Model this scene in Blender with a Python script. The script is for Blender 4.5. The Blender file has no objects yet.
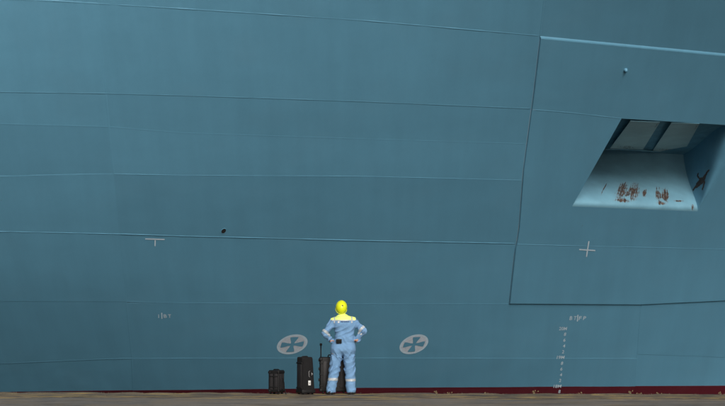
import bpy, bmesh, math, random
import numpy as np
from mathutils import Vector, Matrix

random.seed(7); rng = np.random.default_rng(7)
S = bpy.context.scene
COL = S.collection

# ------------------------------------------------------------------ camera
CAMZ, F, CX, CY = 1.57, 1551.0, 362.5, 203.0
PITCH = math.atan(109.0 / F)
cd = bpy.data.cameras.new('camera'); cam = bpy.data.objects.new('camera', cd); COL.objects.link(cam)
cd.sensor_width = 36.0; cd.lens = F / 725.0 * 36.0; cd.clip_start = 0.1; cd.clip_end = 3000
cam.location = (0, 0, CAMZ); cam.rotation_euler = (math.pi / 2 + PITCH, 0, 0)
S.camera = cam

# ------------------------------------------------------------------ light
SUN_EL, SUN_AZ = math.radians(25), math.radians(168)      # azimuth clockwise from +Y: behind the camera, to the right
w = bpy.data.worlds.new('World'); S.world = w; w.use_nodes = True
nt = w.node_tree; nt.nodes.clear()
sky = nt.nodes.new('ShaderNodeTexSky'); sky.sky_type = 'NISHITA'; sky.sun_disc = False
sky.sun_elevation = SUN_EL; sky.sun_rotation = SUN_AZ
sky.air_density = 1.0; sky.dust_density = 4.0; sky.ozone_density = 1.0
hs = nt.nodes.new('ShaderNodeHueSaturation'); hs.inputs['Saturation'].default_value = 0.55
bg = nt.nodes.new('ShaderNodeBackground'); bg.inputs['Strength'].default_value = 0.06
wo = nt.nodes.new('ShaderNodeOutputWorld')
nt.links.new(sky.outputs[0], hs.inputs['Color']); nt.links.new(hs.outputs[0], bg.inputs[0]); nt.links.new(bg.outputs[0], wo.inputs[0])
sl = bpy.data.lights.new('sun', 'SUN'); sl.energy = 1.5; sl.angle = math.radians(22); sl.color = (1.0, 0.97, 0.92)
sun = bpy.data.objects.new('sun', sl); COL.objects.link(sun)
sdir = Vector((math.sin(SUN_AZ) * math.cos(SUN_EL), math.cos(SUN_AZ) * math.cos(SUN_EL), math.sin(SUN_EL)))
sun.rotation_euler = sdir.to_track_quat('Z', 'Y').to_euler(); sun.location = sdir * 60
S.view_settings.view_transform = 'Standard'; S.view_settings.look = 'None'
S.view_settings.exposure = 0.68; S.view_settings.gamma = 1.0; S.view_settings.use_curve_mapping = False

# ------------------------------------------------------------------ helpers
def tag(o, label=None, cat=None, group=None, kind=None):
    if label: o['label'] = label
    if cat: o['category'] = cat
    if group: o['group'] = group
    if kind: o['kind'] = kind
    return o

def empty(name, loc=(0, 0, 0), rz=0.0):
    o = bpy.data.objects.new(name, None); COL.objects.link(o)
    o.location = loc; o.rotation_euler = (0, 0, rz); o.empty_display_size = 0.1
    return o

def mesh(name, verts, faces, mat, parent=None, smooth=False):
    me = bpy.data.meshes.new(name)
    me.from_pydata([tuple(map(float, v)) for v in verts], [], [tuple(int(i) for i in f) for f in faces])
    me.update()
    if smooth: me.polygons.foreach_set('use_smooth', [True] * len(me.polygons))
    if mat: me.materials.append(mat)
    o = bpy.data.objects.new(name, me); COL.objects.link(o)
    if parent: o.parent = parent
    return o

def bmobj(name, bm, mat, parent=None, smooth=False):
    me = bpy.data.meshes.new(name); bm.normal_update(); bm.to_mesh(me); bm.free()
    if smooth: me.polygons.foreach_set('use_smooth', [True] * len(me.polygons))
    if mat: me.materials.append(mat)
    o = bpy.data.objects.new(name, me); COL.objects.link(o)
    if parent: o.parent = parent
    return o

def grid_faces(nu, nv, off=0, flip=False):
    f = []
    for j in range(nv - 1):
        for i in range(nu - 1):
            a = off + j * nu + i
            q = (a, a + 1, a + nu + 1, a + nu)
            f.append(q[::-1] if flip else q)
    return f

def rbox(name, size, loc, mat, parent=None, bevel=0.01, seg=2, smooth=True, taper=None):
    bm = bmesh.new(); bmesh.ops.create_cube(bm, size=1.0)
    for v in bm.verts:
        v.co = Vector((v.co.x * size[0], v.co.y * size[1], v.co.z * size[2]))
        if taper: taper(v.co)
    if bevel > 0:
        bmesh.ops.bevel(bm, geom=list(bm.edges), offset=bevel, segments=seg, profile=0.6, affect='EDGES')
    for v in bm.verts: v.co += Vector(loc)
    return bmobj(name, bm, mat, parent, smooth)

def tube(name, pts, rad, mat, parent=None, n=8):
    pts = [Vector(p) for p in pts]; V = []; Fc = []
    rads = rad if isinstance(rad, (list, tuple)) else [rad] * len(pts)
    for k, p in enumerate(pts):
        d = (pts[min(k + 1, len(pts) - 1)] - pts[max(k - 1, 0)]).normalized()
        a = d.orthogonal().normalized() if k == 0 else (a - d * a.dot(d)).normalized()
        b = d.cross(a)
        for i in range(n):
            t = 2 * math.pi * i / n
            V.append(p + (a * math.cos(t) + b * math.sin(t)) * rads[k])
    for k in range(len(pts) - 1):
        for i in range(n):
            j = (i + 1) % n
            Fc.append((k * n + i, k * n + j, (k + 1) * n + j, (k + 1) * n + i))
    Fc.append(tuple(range(n))[::-1]); Fc.append(tuple((len(pts) - 1) * n + i for i in range(n)))
    return mesh(name, V, Fc, mat, parent, True)

# ------------------------------------------------------------------ materials
def newmat(name):
    m = bpy.data.materials.new(name); m.use_nodes = True
    t = m.node_tree; b = t.nodes['Principled BSDF']
    return m, t, b

def N(t, kind, **kw):
    n = t.nodes.new(kind)
    for k, v in kw.items():
        if k in n.inputs: n.inputs[k].default_value = v
        else: setattr(n, k, v)
    return n

def noise(t, vec, scale, detail=3, rough=0.55, dist=0.0):
    n = N(t, 'ShaderNodeTexNoise', Scale=scale, Detail=detail, Roughness=rough, Distortion=dist)
    if vec: t.links.new(vec, n.inputs['Vector'])
    return n.outputs['Fac']

def mapping(t, vec, sc, loc=(0, 0, 0), rot=(0, 0, 0)):
    n = N(t, 'ShaderNodeMapping'); n.inputs['Scale'].default_value = sc; n.inputs['Location'].default_value = loc; n.inputs['Rotation'].default_value = rot
    t.links.new(vec, n.inputs['Vector']); return n.outputs[0]

def ramp(t, fac, stops):
    n = N(t, 'ShaderNodeValToRGB'); e = n.color_ramp.elements
    while len(e) < len(stops): e.new(0.5)
    for k, (p, c) in enumerate(stops):
        e[k].position = p; e[k].color = (c, c, c, 1) if isinstance(c, (int, float)) else (*c, 1)
    t.links.new(fac, n.inputs[0]); return n.outputs[0]

def mix(t, fac, a, b):
    n = N(t, 'ShaderNodeMix', data_type='RGBA')
    for s, v in ((0, fac), (6, a), (7, b)):
        if hasattr(v, 'is_linked') or isinstance(v, bpy.types.NodeSocket): t.links.new(v, n.inputs[s])
        else: n.inputs[s].default_value = v if s == 0 else (*v, 1)
    return n.outputs[2]

def math_(t, op, a, b=0.0, c=None, clamp=False):
    n = N(t, 'ShaderNodeMath', operation=op, use_clamp=clamp)
    for s, v in enumerate((a, b) if c is None else (a, b, c)):
        if isinstance(v, bpy.types.NodeSocket): t.links.new(v, n.inputs[s])
        else: n.inputs[s].default_value = v
    return n.outputs[0]

def bump(t, b, h, strength, dist):
    n = N(t, 'ShaderNodeBump', Strength=strength, Distance=dist)
    t.links.new(h, n.inputs['Height']); t.links.new(n.outputs[0], b.inputs['Normal'])
    return n

def objcoord(t):
    n = N(t, 'ShaderNodeTexCoord'); return n.outputs['Object']

def hull_material(name, col, rough=0.42, spots=True):
    m, t, b = newmat(name); oc = objcoord(t)
    n1 = noise(t, oc, 0.16, 3, 0.5)
    n2 = noise(t, mapping(t, oc, (2.2, 0.25, 0.25)), 1.0, 4, 0.6)       # faint run-down streaks
    n3 = noise(t, oc, 6.0, 4, 0.65)
    v = math_(t, 'ADD', math_(t, 'MULTIPLY', n1, 0.38), math_(t, 'ADD', math_(t, 'MULTIPLY', n2, 0.40), math_(t, 'MULTIPLY', n3, 0.22)))
    c = ramp(t, v, [(0.3, tuple(x * 0.90 for x in col)), (0.7, tuple(x * 1.09 for x in col))])
    # chalky, slightly grey weathering
    c = mix(t, ramp(t, noise(t, oc, 0.7, 5, 0.6), [(0.5, 0.0), (0.75, 0.14)]), c, tuple(x * 0.75 + 0.05 for x in col))
    if spots:
        sp = ramp(t, noise(t, mapping(t, oc, (1, 1, 0.6)), 2.1, 6, 0.7), [(0.73, 0.0), (0.76, 0.5)])
        c = mix(t, sp, c, (0.09, 0.075, 0.06))
    oi = N(t, 'ShaderNodeObjectInfo'); hv = N(t, 'ShaderNodeHueSaturation')     # each plate gets its own slight random change in tone
    t.links.new(math_(t, 'MULTIPLY_ADD', oi.outputs['Random'], 0.09, 0.955), hv.inputs['Value']); t.links.new(c, hv.inputs['Color']); c = hv.outputs[0]
    t.links.new(c, b.inputs['Base Color'])
    t.links.new(ramp(t, n3, [(0.3, rough - 0.06), (0.7, rough + 0.1)]), b.inputs['Roughness'])
    b.inputs['Specular IOR Level'].default_value = 0.35
    d1 = noise(t, mapping(t, oc, (0.55, 0.35, 0.6)), 1.0, 2, 0.5)       # hungry plating between frames
    d2 = noise(t, oc, 25.0, 2, 0.5)
    wv = N(t, 'ShaderNodeTexWave', Scale=0.36, Distortion=1.2, Detail=2.0); wv.bands_direction = 'X'; wv.inputs['Detail Scale'].default_value = 0.5; t.links.new(oc, wv.inputs['Vector'])
    gate = noise(t, oc, 0.3, 2, 0.5)                                    # frames show through the plating here and there
    h = math_(t, 'ADD', math_(t, 'MULTIPLY', d1, 0.42), math_(t, 'ADD', math_(t, 'MULTIPLY', math_(t, 'MULTIPLY', wv.outputs['Fac'], gate), 0.10), math_(t, 'MULTIPLY', d2, 0.010)))
    bump(t, b, h, 0.55, 0.14)
    return m

HULL_BLUE = (0.099, 0.263, 0.386)
M_hull = hull_material('hull_paint', HULL_BLUE)
M_weld = hull_material('weld_paint', (0.099, 0.264, 0.388), 0.44, False)
M_red = hull_material('boot_top_paint', (0.085, 0.008, 0.016), 0.5)

def simple(name, col, rough=0.6, var=0.15, scale=20.0, bmp=0.0, bscale=60.0, bdist=0.01, metallic=0.0):
    m, t, b = newmat(name); oc = objcoord(t)
    n = noise(t, oc, scale, 4, 0.6)
    t.links.new(ramp(t, n, [(0.3, tuple(c * (1 - var) for c in col)), (0.7, tuple(c * (1 + var) for c in col))]), b.inputs['Base Color'])
    b.inputs['Roughness'].default_value = rough; b.inputs['Metallic'].default_value = metallic
    if bmp > 0: bump(t, b, noise(t, oc, bscale, 3, 0.6), bmp, bdist)
    return m

def worn_white(name, col):
    m, t, b = newmat(name); oc = objcoord(t)
    c = ramp(t, noise(t, oc, 9.0, 5, 0.7), [(0.25, tuple(x * 0.8 for x in col)), (0.6, col)])
    chip = ramp(t, noise(t, oc, 14.0, 5, 0.7), [(0.62, 0.0), (0.68, 0.8)])
    t.links.new(mix(t, chip, c, HULL_BLUE), b.inputs['Base Color']); b.inputs['Roughness'].default_value = 0.5
    return m
M_mark = worn_white('white_mark_paint', (0.54, 0.66, 0.76))
M_disc = worn_white('disc_mark_paint', (0.50, 0.63, 0.74))
M_discin = worn_white('disc_field_paint', (0.51, 0.56, 0.64))

# ------------------------------------------------------------------ hull surface
HB0, HQ, HR, HT = 1.25, 0.034, 0.0058, 4.0                 # flare at the waterline, its easing upwards, and the twist of the bow
def H(X, Z):
    t = Z - CAMZ + 1.5
    return 53.5 + 0.45 * (X - 6.9) + 0.003 * (X - 6.9) ** 2 - (HB0 * t - HQ * t * t / 2 + HR * X * (t * t / 2 - HT * t))
def Hgrad(X, Z):
    t = Z - CAMZ + 1.5
    return 0.45 + 0.006 * (X - 6.9) - HR * (t * t / 2 - HT * t), -(HB0 - HQ * t + HR * X * (t - HT))
def Hn(X, Z):
    a, b = Hgrad(X, Z); n = np.array([a, -1.0 + 0 * a, b]); return n / np.sqrt((n * n).sum(0))
cp, sp_ = math.cos(PITCH), math.sin(PITCH)
def ray(px, py):
    x = (np.asarray(px, float) - CX) / F; v = -(np.asarray(py, float) - CY) / F
    return x, cp - v * sp_, sp_ + v * cp
def hull(px, py, off=0.0):
    """point of the hull shell, given on a plating plan measured from the quay; off = metres proud of the shell"""
    dx, dy, dz = ray(px, py)
    lo = np.full(np.shape(dx), 5.0); hi = np.full(np.shape(dx), 200.0)
    for _ in range(60):
        m = (lo + hi) / 2
        f = m * dy - H(m * dx, CAMZ + m * dz)
        hi = np.where(f > 0, m, hi); lo = np.where(f > 0, lo, m)
    X, Z = m * dx, CAMZ + m * dz
    P = np.array([X, H(X, Z), Z]); return (P + Hn(X, Z) * off)
def at(px, py, Y):
    dx, dy, dz = ray(px, py); k = Y / dy
    return np.array([k * dx, k * dy, CAMZ + k * dz])

def line(*pts):
    xs = np.array([p[0] for p in pts], float); ys = np.array([p[1] for p in pts], float)
    def f(x):
        x = np.asarray(x, float); y = np.interp(x, xs, ys)
        s0 = (ys[1] - ys[0]) / (xs[1] - xs[0]); s1 = (ys[-1] - ys[-2]) / (xs[-1] - xs[-2])
        y = np.where(x < xs[0], ys[0] + s0 * (x - xs[0]), y); return np.where(x > xs[-1], ys[-1] + s1 * (x - xs[-1]), y)
    return f
def seam(*pts):
    g = line(*[(p[1], p[0]) for p in pts]); return g

LT = line((-700, -420), (362, -235), (1150, -120))
L0 = line((-700, -190), (362, -92), (1150, -20))
L1 = line((-300, -16), (0, -1), (60, 1.5), (100, 4), (181, 8.8), (240, 12.5), (362, 20.5), (460, 29), (540, 36), (725, 53.5))
L2 = line((0, 92), (105, 93.5), (181, 95.5), (362, 101.5), (530, 108.7), (570, 112), (621, 117.8), (725, 124.2), (800, 129))
L3 = line((0, 124), (110, 127), (181, 133), (362, 139), (525, 144))
L4 = line((-200, 178), (0, 176.5), (60, 175), (106, 174), (181, 175.5), (362, 176.5), (525, 180.5))
L5 = line((0, 231.5), (120, 234), (181, 236), (362, 240.5), (515, 243.5), (590, 245.5), (725, 248.5))
L6 = line((-200, 300), (0, 301), (120, 301.5), (181, 303), (362, 304), (509, 304))
L6b = line((509, 303.5), (640, 304.5), (725, 300.5), (800, 298))
L7 = line((-200, 369), (0, 363.5), (105, 359), (132, 358.3), (362, 358), (637, 358.6))
L7b = line((637, 353.8), (725, 357), (800, 359))
LB = line((-700, 402), (0, 392.2), (90, 391), (180, 389.9), (360, 387.9), (540, 386.8), (725, 386), (1150, 384.5))
LW = line((-700, 520), (1150, 470))
SL = seam((-700, -400), (-700, 500)); SA = seam((-345, -200), (-300, 0), (-255, 400))
S1 = seam((88, -120), (98, 0), (102, 50), (106, 95), (110, 140), (114, 175), (117, 215), (120, 240), (125, 290), (128, 320), (132, 358), (134, 400))
S2 = seam((561, -150), (540, 36), (533, 95), (523, 170), (518.6, 228), (516.8, 240), (514.6, 250), (509, 303))
S3 = seam((641, 303), (637, 357), (635, 387), (630, 480))
S4 = seam((905, 0), (850, 120), (830, 300), (815, 470))
SR = seam((1150, -400), (1150, 500))

def grid_px(La, Lb, Sa, Sb, nu, nv, ins=(0, 0, 0, 0)):
    """ins: top, bottom, left, right inset in plan units"""
    u = np.linspace(0, 1, nu)[None, :].repeat(nv, 0); v = np.linspace(0, 1, nv)[:, None].repeat(nu, 1)
    x = np.full(u.shape, 300.0); y = np.full(u.shape, 200.0)
    for _ in range(14):
        x = (Sa(y) + ins[2]) * (1 - u) + (Sb(y) - ins[3]) * u
        y = (La(x) + ins[0]) * (1 - v) + (Lb(x) - ins[1]) * v
    return x, y

ship = tag(empty('ship', tuple(hull(362, 388))), 'blue ship hull with flared bow, anchor recess and dark red waterline band', 'ship')
SHIPO = np.array(ship.location)
def shipmesh(name, V, Fc, mat, smooth=True, parent=None):
    V = np.asarray(V, float) - SHIPO
    return mesh(name, V, Fc, mat, parent or ship, smooth)

def rimmed(P3, nu, nv, inner):
    """grid points (nv,nu,3) + inner rim loop pushed in"""
    V = P3.reshape(-1, 3); Fc = grid_faces(nu, nv, 0, True)
    loop = [i for i in range(nu)] + [j * nu + nu - 1 for j in range(1, nv)] + [(nv - 1) * nu + i for i in range(nu - 2, -1, -1)] + [j * nu for j in range(nv - 2, 0, -1)]
    a = len(V); top = V[loop]; bot = inner.reshape(-1, 3)[loop]
    V = np.vstack([V, top, bot]); n = len(loop)
    for k in range(n):
        k2 = (k + 1) % n; Fc.append((a + k, a + k2, a + n + k2, a + n + k))
    return V, Fc

def plate(La, Lb, Sa, Sb, mat=None, off=0.0, name='hull_plate', ins=0.12, nu=None):
    x, y = grid_px(La, Lb, Sa, Sb, 3, 3)
    nu = nu or int(np.clip((x.max() - x.min()) / 9, 6, 70)); nv = int(np.clip((y.max() - y.min()) / 9, 4, 24))
    x, y = grid_px(La, Lb, Sa, Sb, nu, nv, (ins,) * 4)
    P = np.moveaxis(hull(x, y, off), 0, -1); Q = np.moveaxis(hull(x, y, off - 0.03), 0, -1)
    V, Fc = rimmed(P, nu, nv, Q)
    return shipmesh(name, V, Fc, mat or M_hull)

def bead(pts, width, height, off=0.0, name='weld_bead', mat=None, jit=0.45, step=2.0):
    """raised weld along plan points; width/height in metres"""
    pts = np.asarray(pts, float); d = np.r_[0, np.cumsum(np.hypot(*np.diff(pts, axis=0).T))]
    n = max(3, int(d[-1] / step)); s = np.linspace(0, d[-1], n)
    x = np.interp(s, d, pts[:, 0]); y = np.interp(s, d, pts[:, 1])
    P = np.moveaxis(hull(x, y, off), 0, -1); nr = Hn(P[:, 0], P[:, 2]).T
    T = np.gradient(P, axis=0); T /= np.linalg.norm(T, axis=1)[:, None]; Bn = np.cross(nr, T)
    k = np.ones(n)
    if jit: 
        kk = 1 + jit * rng.standard_normal(n); k = np.convolve(np.r_[kk[-2:], kk, kk[:2]], np.ones(5) / 5, 'valid')
        k = np.clip(k * (1 + 0.28 * np.sin(s * 0.045 + rng.uniform(0, 6)) * np.sin(s * 0.017 + 1)), 0.25, 1.8)
    prof = [(-0.5, -0.1), (-0.36, 0.6), (0, 1.0), (0.36, 0.6), (0.5, -0.1)]
    V = np.stack([P + Bn * (width * a) + nr * (height * h * k)[:, None] for a, h in prof], 1).reshape(-1, 3)
    return shipmesh(name, V, grid_faces(5, n), mat or M_weld)

def along(L, x0, x1, dy=0.0): xs = np.linspace(x0, x1, max(4, int(abs(x1 - x0) / 6))); return np.stack([xs, L(xs) + dy], 1)
def down(Sm, y0, y1, dx=0.0): ys = np.linspace(y0, y1, max(4, int(abs(y1 - y0) / 6))); return np.stack([Sm(ys) + dx, ys], 1)

# --- ordinary shell plating
rows = [(LT, L0), (L0, L1), (L1, L2), (L2, L3), (L3, L4), (L4, L5), (L5, L6), (L6, L7), (L7, LB)]
for r, (La, Lb) in enumerate(rows):
    for c, (Sa, Sb) in enumerate([(SL, SA), (SA, S1), (S1, S2)]):
        if c == 2 and r >= 7: continue
        plate(La, Lb, Sa, Sb, off=rng.uniform(-0.004, 0.004))
plate(LT, L0, S2, S4); plate(L0, L1, S2, S4, off=0.002); plate(LT, L0, S4, SR); plate(L0, L1, S4, SR)
Lfull = line((132, 303), (181, 303), (362, 304), (509, 304), (640, 304.5), (725, 300.5), (800, 298))
plate(Lfull, L7, S1, S3); plate(L7, LB, S1, S3, off=0.003)
plate(Lfull, L7b, S3, S4, off=0.004); plate(L7b, LB, S3, S4)
plate(L1, L5, S4, SR); plate(L5, L6b, S4, SR); plate(L6b, L7b, S4, SR); plate(L7b, LB, S4, SR)
for Sa, Sb in [(SL, SA), (SA, S1), (S1, S3), (S3, S4), (S4, SR)]:
    plate(LB, LW, Sa, Sb, mat=M_red, name='boot_top_plate', off=0.002)

def xat(Sm, L):
    y = 200.0
    for _ in range(20): y = float(L(float(Sm(y))))
    return float(Sm(y)), y

# --- weld beads
for L, w_, h_ in [(L0, .05, .006), (L1, .05, .0075), (L2, .045, .0044), (L3, .045, .0014), (L4, .045, .0040), (L5, .05, .0105), (L6, .045, .0026)]:
    for Sa, Sb in [(SL, SA), (SA, S1), (S1, S2)]:
        bead(along(L, xat(Sa, L)[0], xat(Sb, L)[0] - (1.5 if Sb is S2 else 0)), w_, h_)
bead(along(L0, xat(S2, L0)[0], 1150), .06, .012)
for Sa, Sb in [(SL, SA), (SA, S1), (S1, S3)]: bead(along(L7, xat(Sa, L7)[0], xat(Sb, L7)[0]), .05, .0035)
bead(along(L7b, 637.5, 1150), .05, .004)
for a, b in [(-700, -255), (-255, 133), (133, 635), (635, 1150)]: bead(along(LB, a, b), .05, .004, jit=0.1, mat=M_red)
for L_a, L_b in [(LT, L0), (L0, L1)]: bead(down(S2, xat(S2, L_a)[1], xat(S2, L_b)[1] - 0.5), .05, .006)
for La, Lb in rows:
    bead(down(S1, xat(S1, La)[1], xat(S1, Lb)[1]), .06, .003)
    bead(down(SA, xat(SA, La)[1], xat(SA, Lb)[1]), .06, .003)
bead(down(S3, 306, 386), .05, .0025)

# --- thick insert plate round the anchor recess
OFF = 0.042
ct, cb, cl = 2.2, 0.8, 0.75                                   # chamfer widths
L1i = lambda x: L1(x) + ct
L6i = lambda x: L6b(x) - cb
S2i = lambda y: S2(y) + cl
plate(L1i, L2, S2i, S4, off=OFF, nu=60)
plate(L5, L6i, S2i, S4, off=OFF, nu=60)
def chamfer(outer, inner):
    n = len(outer); m = 4; rowsP = []
    for k in range(m + 1):
        t = k / m; q = outer * (1 - t) + inner * t
        rowsP.append(hull(q[:, 0], q[:, 1], OFF * math.sin(t * math.pi / 2)).T if True else None)
    V = np.stack(rowsP, 0).reshape(-1, 3)
    return shipmesh('plate_edge', V, grid_faces(n, m + 1), M_hull)
xo = np.linspace(540, 905, 60); xi = np.linspace(540 + cl, 905, 60)
chamfer(np.stack([xo, L1(xo)], 1), np.stack([xi, L1i(xi)], 1))
yo = np.linspace(36, 303.5, 60); yi = np.linspace(36 + ct, 303.5 - cb, 60)
chamfer(np.stack([S2(yo), yo], 1), np.stack([S2i(yi), yi], 1))
xo = np.linspace(509, 905, 60); xi = np.linspace(509 + cl, 905, 60)
chamfer(np.stack([xo, L6b(xo)], 1), np.stack([xi, L6i(xi)], 1))
bead(along(L2, 535, 620), .045, .004, off=OFF); bead(along(L5, 517, 905), .045, .0035, off=OFF)

# --- plate with the anchor recess cut out of it
TL, TR = np.array([621.0, 117.8]), np.array([752.0, 126.0])
BL, BR = np.array([571.5, 205.5]), np.array([697.0, 210.5])
def patch(top, bot, left, right, nu, nv, off=OFF):
    """Coons patch on the hull plan; the four borders are callables of 0..1"""
    u = np.linspace(0, 1, nu); v = np.linspace(0, 1, nv)
    T, B_, L_, R_ = top(u), bot(u), left(v), right(v)
    U, Vv = np.meshgrid(u, v)
    G = (1 - Vv)[..., None] * T[None] + Vv[..., None] * B_[None] + (1 - U)[..., None] * L_[:, None] + U[..., None] * R_[:, None]
    G -= ((1 - U) * (1 - Vv))[..., None] * T[0] + (U * (1 - Vv))[..., None] * T[-1] + ((1 - U) * Vv)[..., None] * B_[0] + (U * Vv)[..., None] * B_[-1]
    return np.moveaxis(hull(G[..., 0], G[..., 1], off), 0, -1)
seg = lambda a, b: (lambda t: np.asarray(a)[None] * (1 - np.asarray(t)[:, None]) + np.asarray(b)[None] * np.asarray(t)[:, None])
lin = lambda L, a, b: (lambda t: np.stack([a + (b - a) * np.asarray(t), L(a + (b - a) * np.asarray(t))], 1))
sem = lambda Sm, a, b: (lambda t: np.stack([Sm(a + (b - a) * np.asarray(t)), a + (b - a) * np.asarray(t)], 1))
x2, y2 = xat(S2i, L2); x5, y5 = xat(S2i, L5); ym = 204.0
x2r, y2r = xat(S4, L2); x5r, y5r = xat(S4, L5); ymr = 214.0
ML, MR = np.array([float(S2i(ym)), ym]), np.array([float(S4(ymr)), ymr])
parts = [patch(lin(L2, x2, TL[0]), seg(ML, BL), sem(S2i, y2, ym), seg(TL, BL), 16, 16),
         patch(seg(ML, BL), lin(L5, x5, 575), sem(S2i, ym, y5), seg(BL, (575, float(L5(575)))), 16, 8),
         patch(seg(BL, BR), lin(L5, 575, 700), seg(BL, (575, float(L5(575)))), seg(BR, (700, float(L5(700)))), 24, 8),
         patch(seg(BR, MR), lin(L5, 700, x5r), seg(BR, (700, float(L5(700)))), sem(S4, ymr, y5r), 24, 8),
         patch(lin(L2, TR[0], x2r), seg(BR, MR), seg(TR, BR), sem(S4, y2r, ymr), 24, 16)]
V = []; Fc = []
for P in parts:
    nv, nu = P.shape[:2]; Fc += grid_faces(nu, nv, len(V) and sum(len(q) for q in V), True); V.append(P.reshape(-1, 3))
shipmesh('hull_plate', np.vstack(V), Fc, M_hull)

# ---- the recess itself
def rust_material(name, col, masks, dark=(0.05, 0.03, 0.025), thr=0.50):
    """paint scraped off to rusty steel by the anchor: patches in the surface's own UV, stretched along the chain's travel"""
    m, t, b = newmat(name); oc = objcoord(t)
    uv = N(t, 'ShaderNodeUVMap').outputs[0]
    sx = N(t, 'ShaderNodeSeparateXYZ'); t.links.new(uv, sx.inputs[0])
    tot = None
    for (u0, v0, su, sv) in masks:
        du = math_(t, 'DIVIDE', math_(t, 'SUBTRACT', sx.outputs[0], u0), su)
        dv = math_(t, 'DIVIDE', math_(t, 'SUBTRACT', sx.outputs[1], v0), sv)
        r = math_(t, 'SUBTRACT', 1.0, math_(t, 'ADD', math_(t, 'MULTIPLY', du, du), math_(t, 'MULTIPLY', dv, dv)), clamp=True)
        tot = r if tot is None else math_(t, 'MAXIMUM', tot, r)
    n1 = noise(t, mapping(t, uv, (110, 6, 1)), 1.0, 4, 0.65, 0.6)
    n2 = noise(t, mapping(t, uv, (24, 22, 1), (3, 1, 0)), 1.0, 3, 0.6)
    nn = math_(t, 'ADD', math_(t, 'MULTIPLY', n1, 0.7), math_(t, 'MULTIPLY', n2, 0.3))
    f = math_(t, 'ADD', math_(t, 'MULTIPLY', tot, 0.28), math_(t, 'SUBTRACT', nn, 0.28))
    has = math_(t, 'GREATER_THAN', tot, 0.001)
    chip = math_(t, 'MULTIPLY', ramp(t, f, [(thr - 0.05, 0.0), (thr, 1.0)]), has)
    base = ramp(t, noise(t, oc, 1.5, 5, 0.6), [(0.3, tuple(x * 0.88 for x in col)), (0.7, tuple(x * 1.1 for x in col))])
    halo = math_(t, 'MULTIPLY', ramp(t, f, [(thr - 0.13, 0.0), (thr, 0.3)]), has)
    base = mix(t, halo, base, (0.25, 0.20, 0.17))
    rc = ramp(t, noise(t, mapping(t, uv, (70, 30, 1)), 1.0, 3, 0.6), [(0.36, (0.018, 0.015, 0.015)), (0.5, (0.058, 0.040, 0.033)), (0.68, (0.105, 0.073, 0.058))])
    t.links.new(mix(t, chip, base, rc), b.inputs['Base Color'])
    t.links.new(ramp(t, chip, [(0, 0.4), (1, 0.85)]), b.inputs['Roughness']); b.inputs['Specular IOR Level'].default_value = 0.35
    bump(t, b, math_(t, 'ADD', math_(t, 'MULTIPLY', chip, -0.3), noise(t, oc, 2.0, 2, 0.5)), 0.4, 0.02)
    return m
PAINT_IN = (0.145, 0.31, 0.41)
M_floor = rust_material('recess_floor_paint', PAINT_IN, [(0.38, 0.70, 0.065, 0.22), (0.475, 0.70, 0.075, 0.21), (0.69, 0.73, 0.03, 0.19), (0.755, 0.74, 0.04, 0.18), (0.215, 0.68, 0.010, 0.16), (0.43, 0.74, 0.13, 0.075), (0.725, 0.76, 0.075, 0.08),
    (0.575, 0.72, 0.03, 0.10), (0.86, 0.83, 0.05, 0.03), (0.40, 0.86, 0.09, 0.05), (0.71, 0.88, 0.06, 0.05), (0.965, 0.93, 0.02, 0.08)], thr=0.448)
M_rwall = rust_material('recess_wall_paint', HULL_BLUE, [(0.5, 0.5, 0.001, 0.001)])
M_ceil = rust_material('recess_ceiling_paint', (0.50, 0.60, 0.58), [(0.5, 0.95, 0.6, 0.14), (0.95, 0.1, 0.1, 0.2)], thr=0.56)
M_dark = simple('recess_steel_paint', (0.12, 0.27, 0.35), 0.6, 0.2, 3.0)
M_scrape = simple('scraped_rusty_steel', (0.05, 0.036, 0.034), 0.85, 0.4, 9.0)

def uvset(o, uv):
    l = o.data.uv_layers.new(name='UVMap')
    idx = np.zeros(len(o.data.loops), int); o.data.loops.foreach_get('vertex_index', idx)
    l.data.foreach_set('uv', np.asarray(uv, float)[idx].ravel())

pocket = empty('anchor_recess'); pocket.parent = ship
PC = hull(640, 165)
pocket.location = tuple(PC - SHIPO)
def pkmesh(name, V, Fc, mat, smooth=True, parent=None):
    return mesh(name, np.asarray(V, float) - PC, Fc, mat, parent or pocket, smooth)

YIN = 51.5
IL, IR = at(597, 149, YIN), at(683.5, 154.5, YIN + 0.2)       # inner fold, where ceiling and floor meet
hBL, hBR = hull(*BL, OFF), hull(*BR, OFF)
hTL, hTR = hull(*TL, OFF), hull(*TR, OFF)
nu, nv = 60, 40
def bez(p, k):
    n = len(p) - 1
    return sum(math.comb(n, i) * (1 - k) ** (n - i) * k ** i * p[i] for i in range(n + 1))
V = np.zeros((nv, nu, 3)); UV = np.zeros((nv, nu, 2))
FL = hBL + (IL - hBL) * 0.0
for j in range(nv):
    for i in range(nu):
        u, v = i / (nu - 1), j / (nv - 1)
        a = IL * (1 - u) + IR * u; e = hull(*(BL * (1 - u) + BR * u), OFF)
        tang = (hull(*(BL * (1 - u) + BR * u + np.array([0, -3.0])), OFF) - e); tang /= np.linalg.norm(tang)
        # up-facing ramp that rolls over into the hull at its lower lip
        c1 = a + np.array([0, -0.25, -0.95]); c2 = e + tang * 0.42 + np.array([0, 0.30, 0.26]); c3 = e + tang * 0.34
        V[j, i] = bez([a, c1, c2, c3, e], v); UV[j, i] = (u, v)
for j in range(nv):                                              # the paint's own coordinates run evenly down the ramp
    d = V[j] - np.array([0, 0, CAMZ]); s_ = CY - F * (-sp_ * d[:, 1] + cp * d[:, 2]) / (cp * d[:, 1] + sp_ * d[:, 2]); UV[j, :, 1] = s_
UV[:, :, 1] = (UV[:, :, 1] - UV[:1, :, 1]) / (UV[-1:, :, 1] - UV[:1, :, 1])
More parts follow.
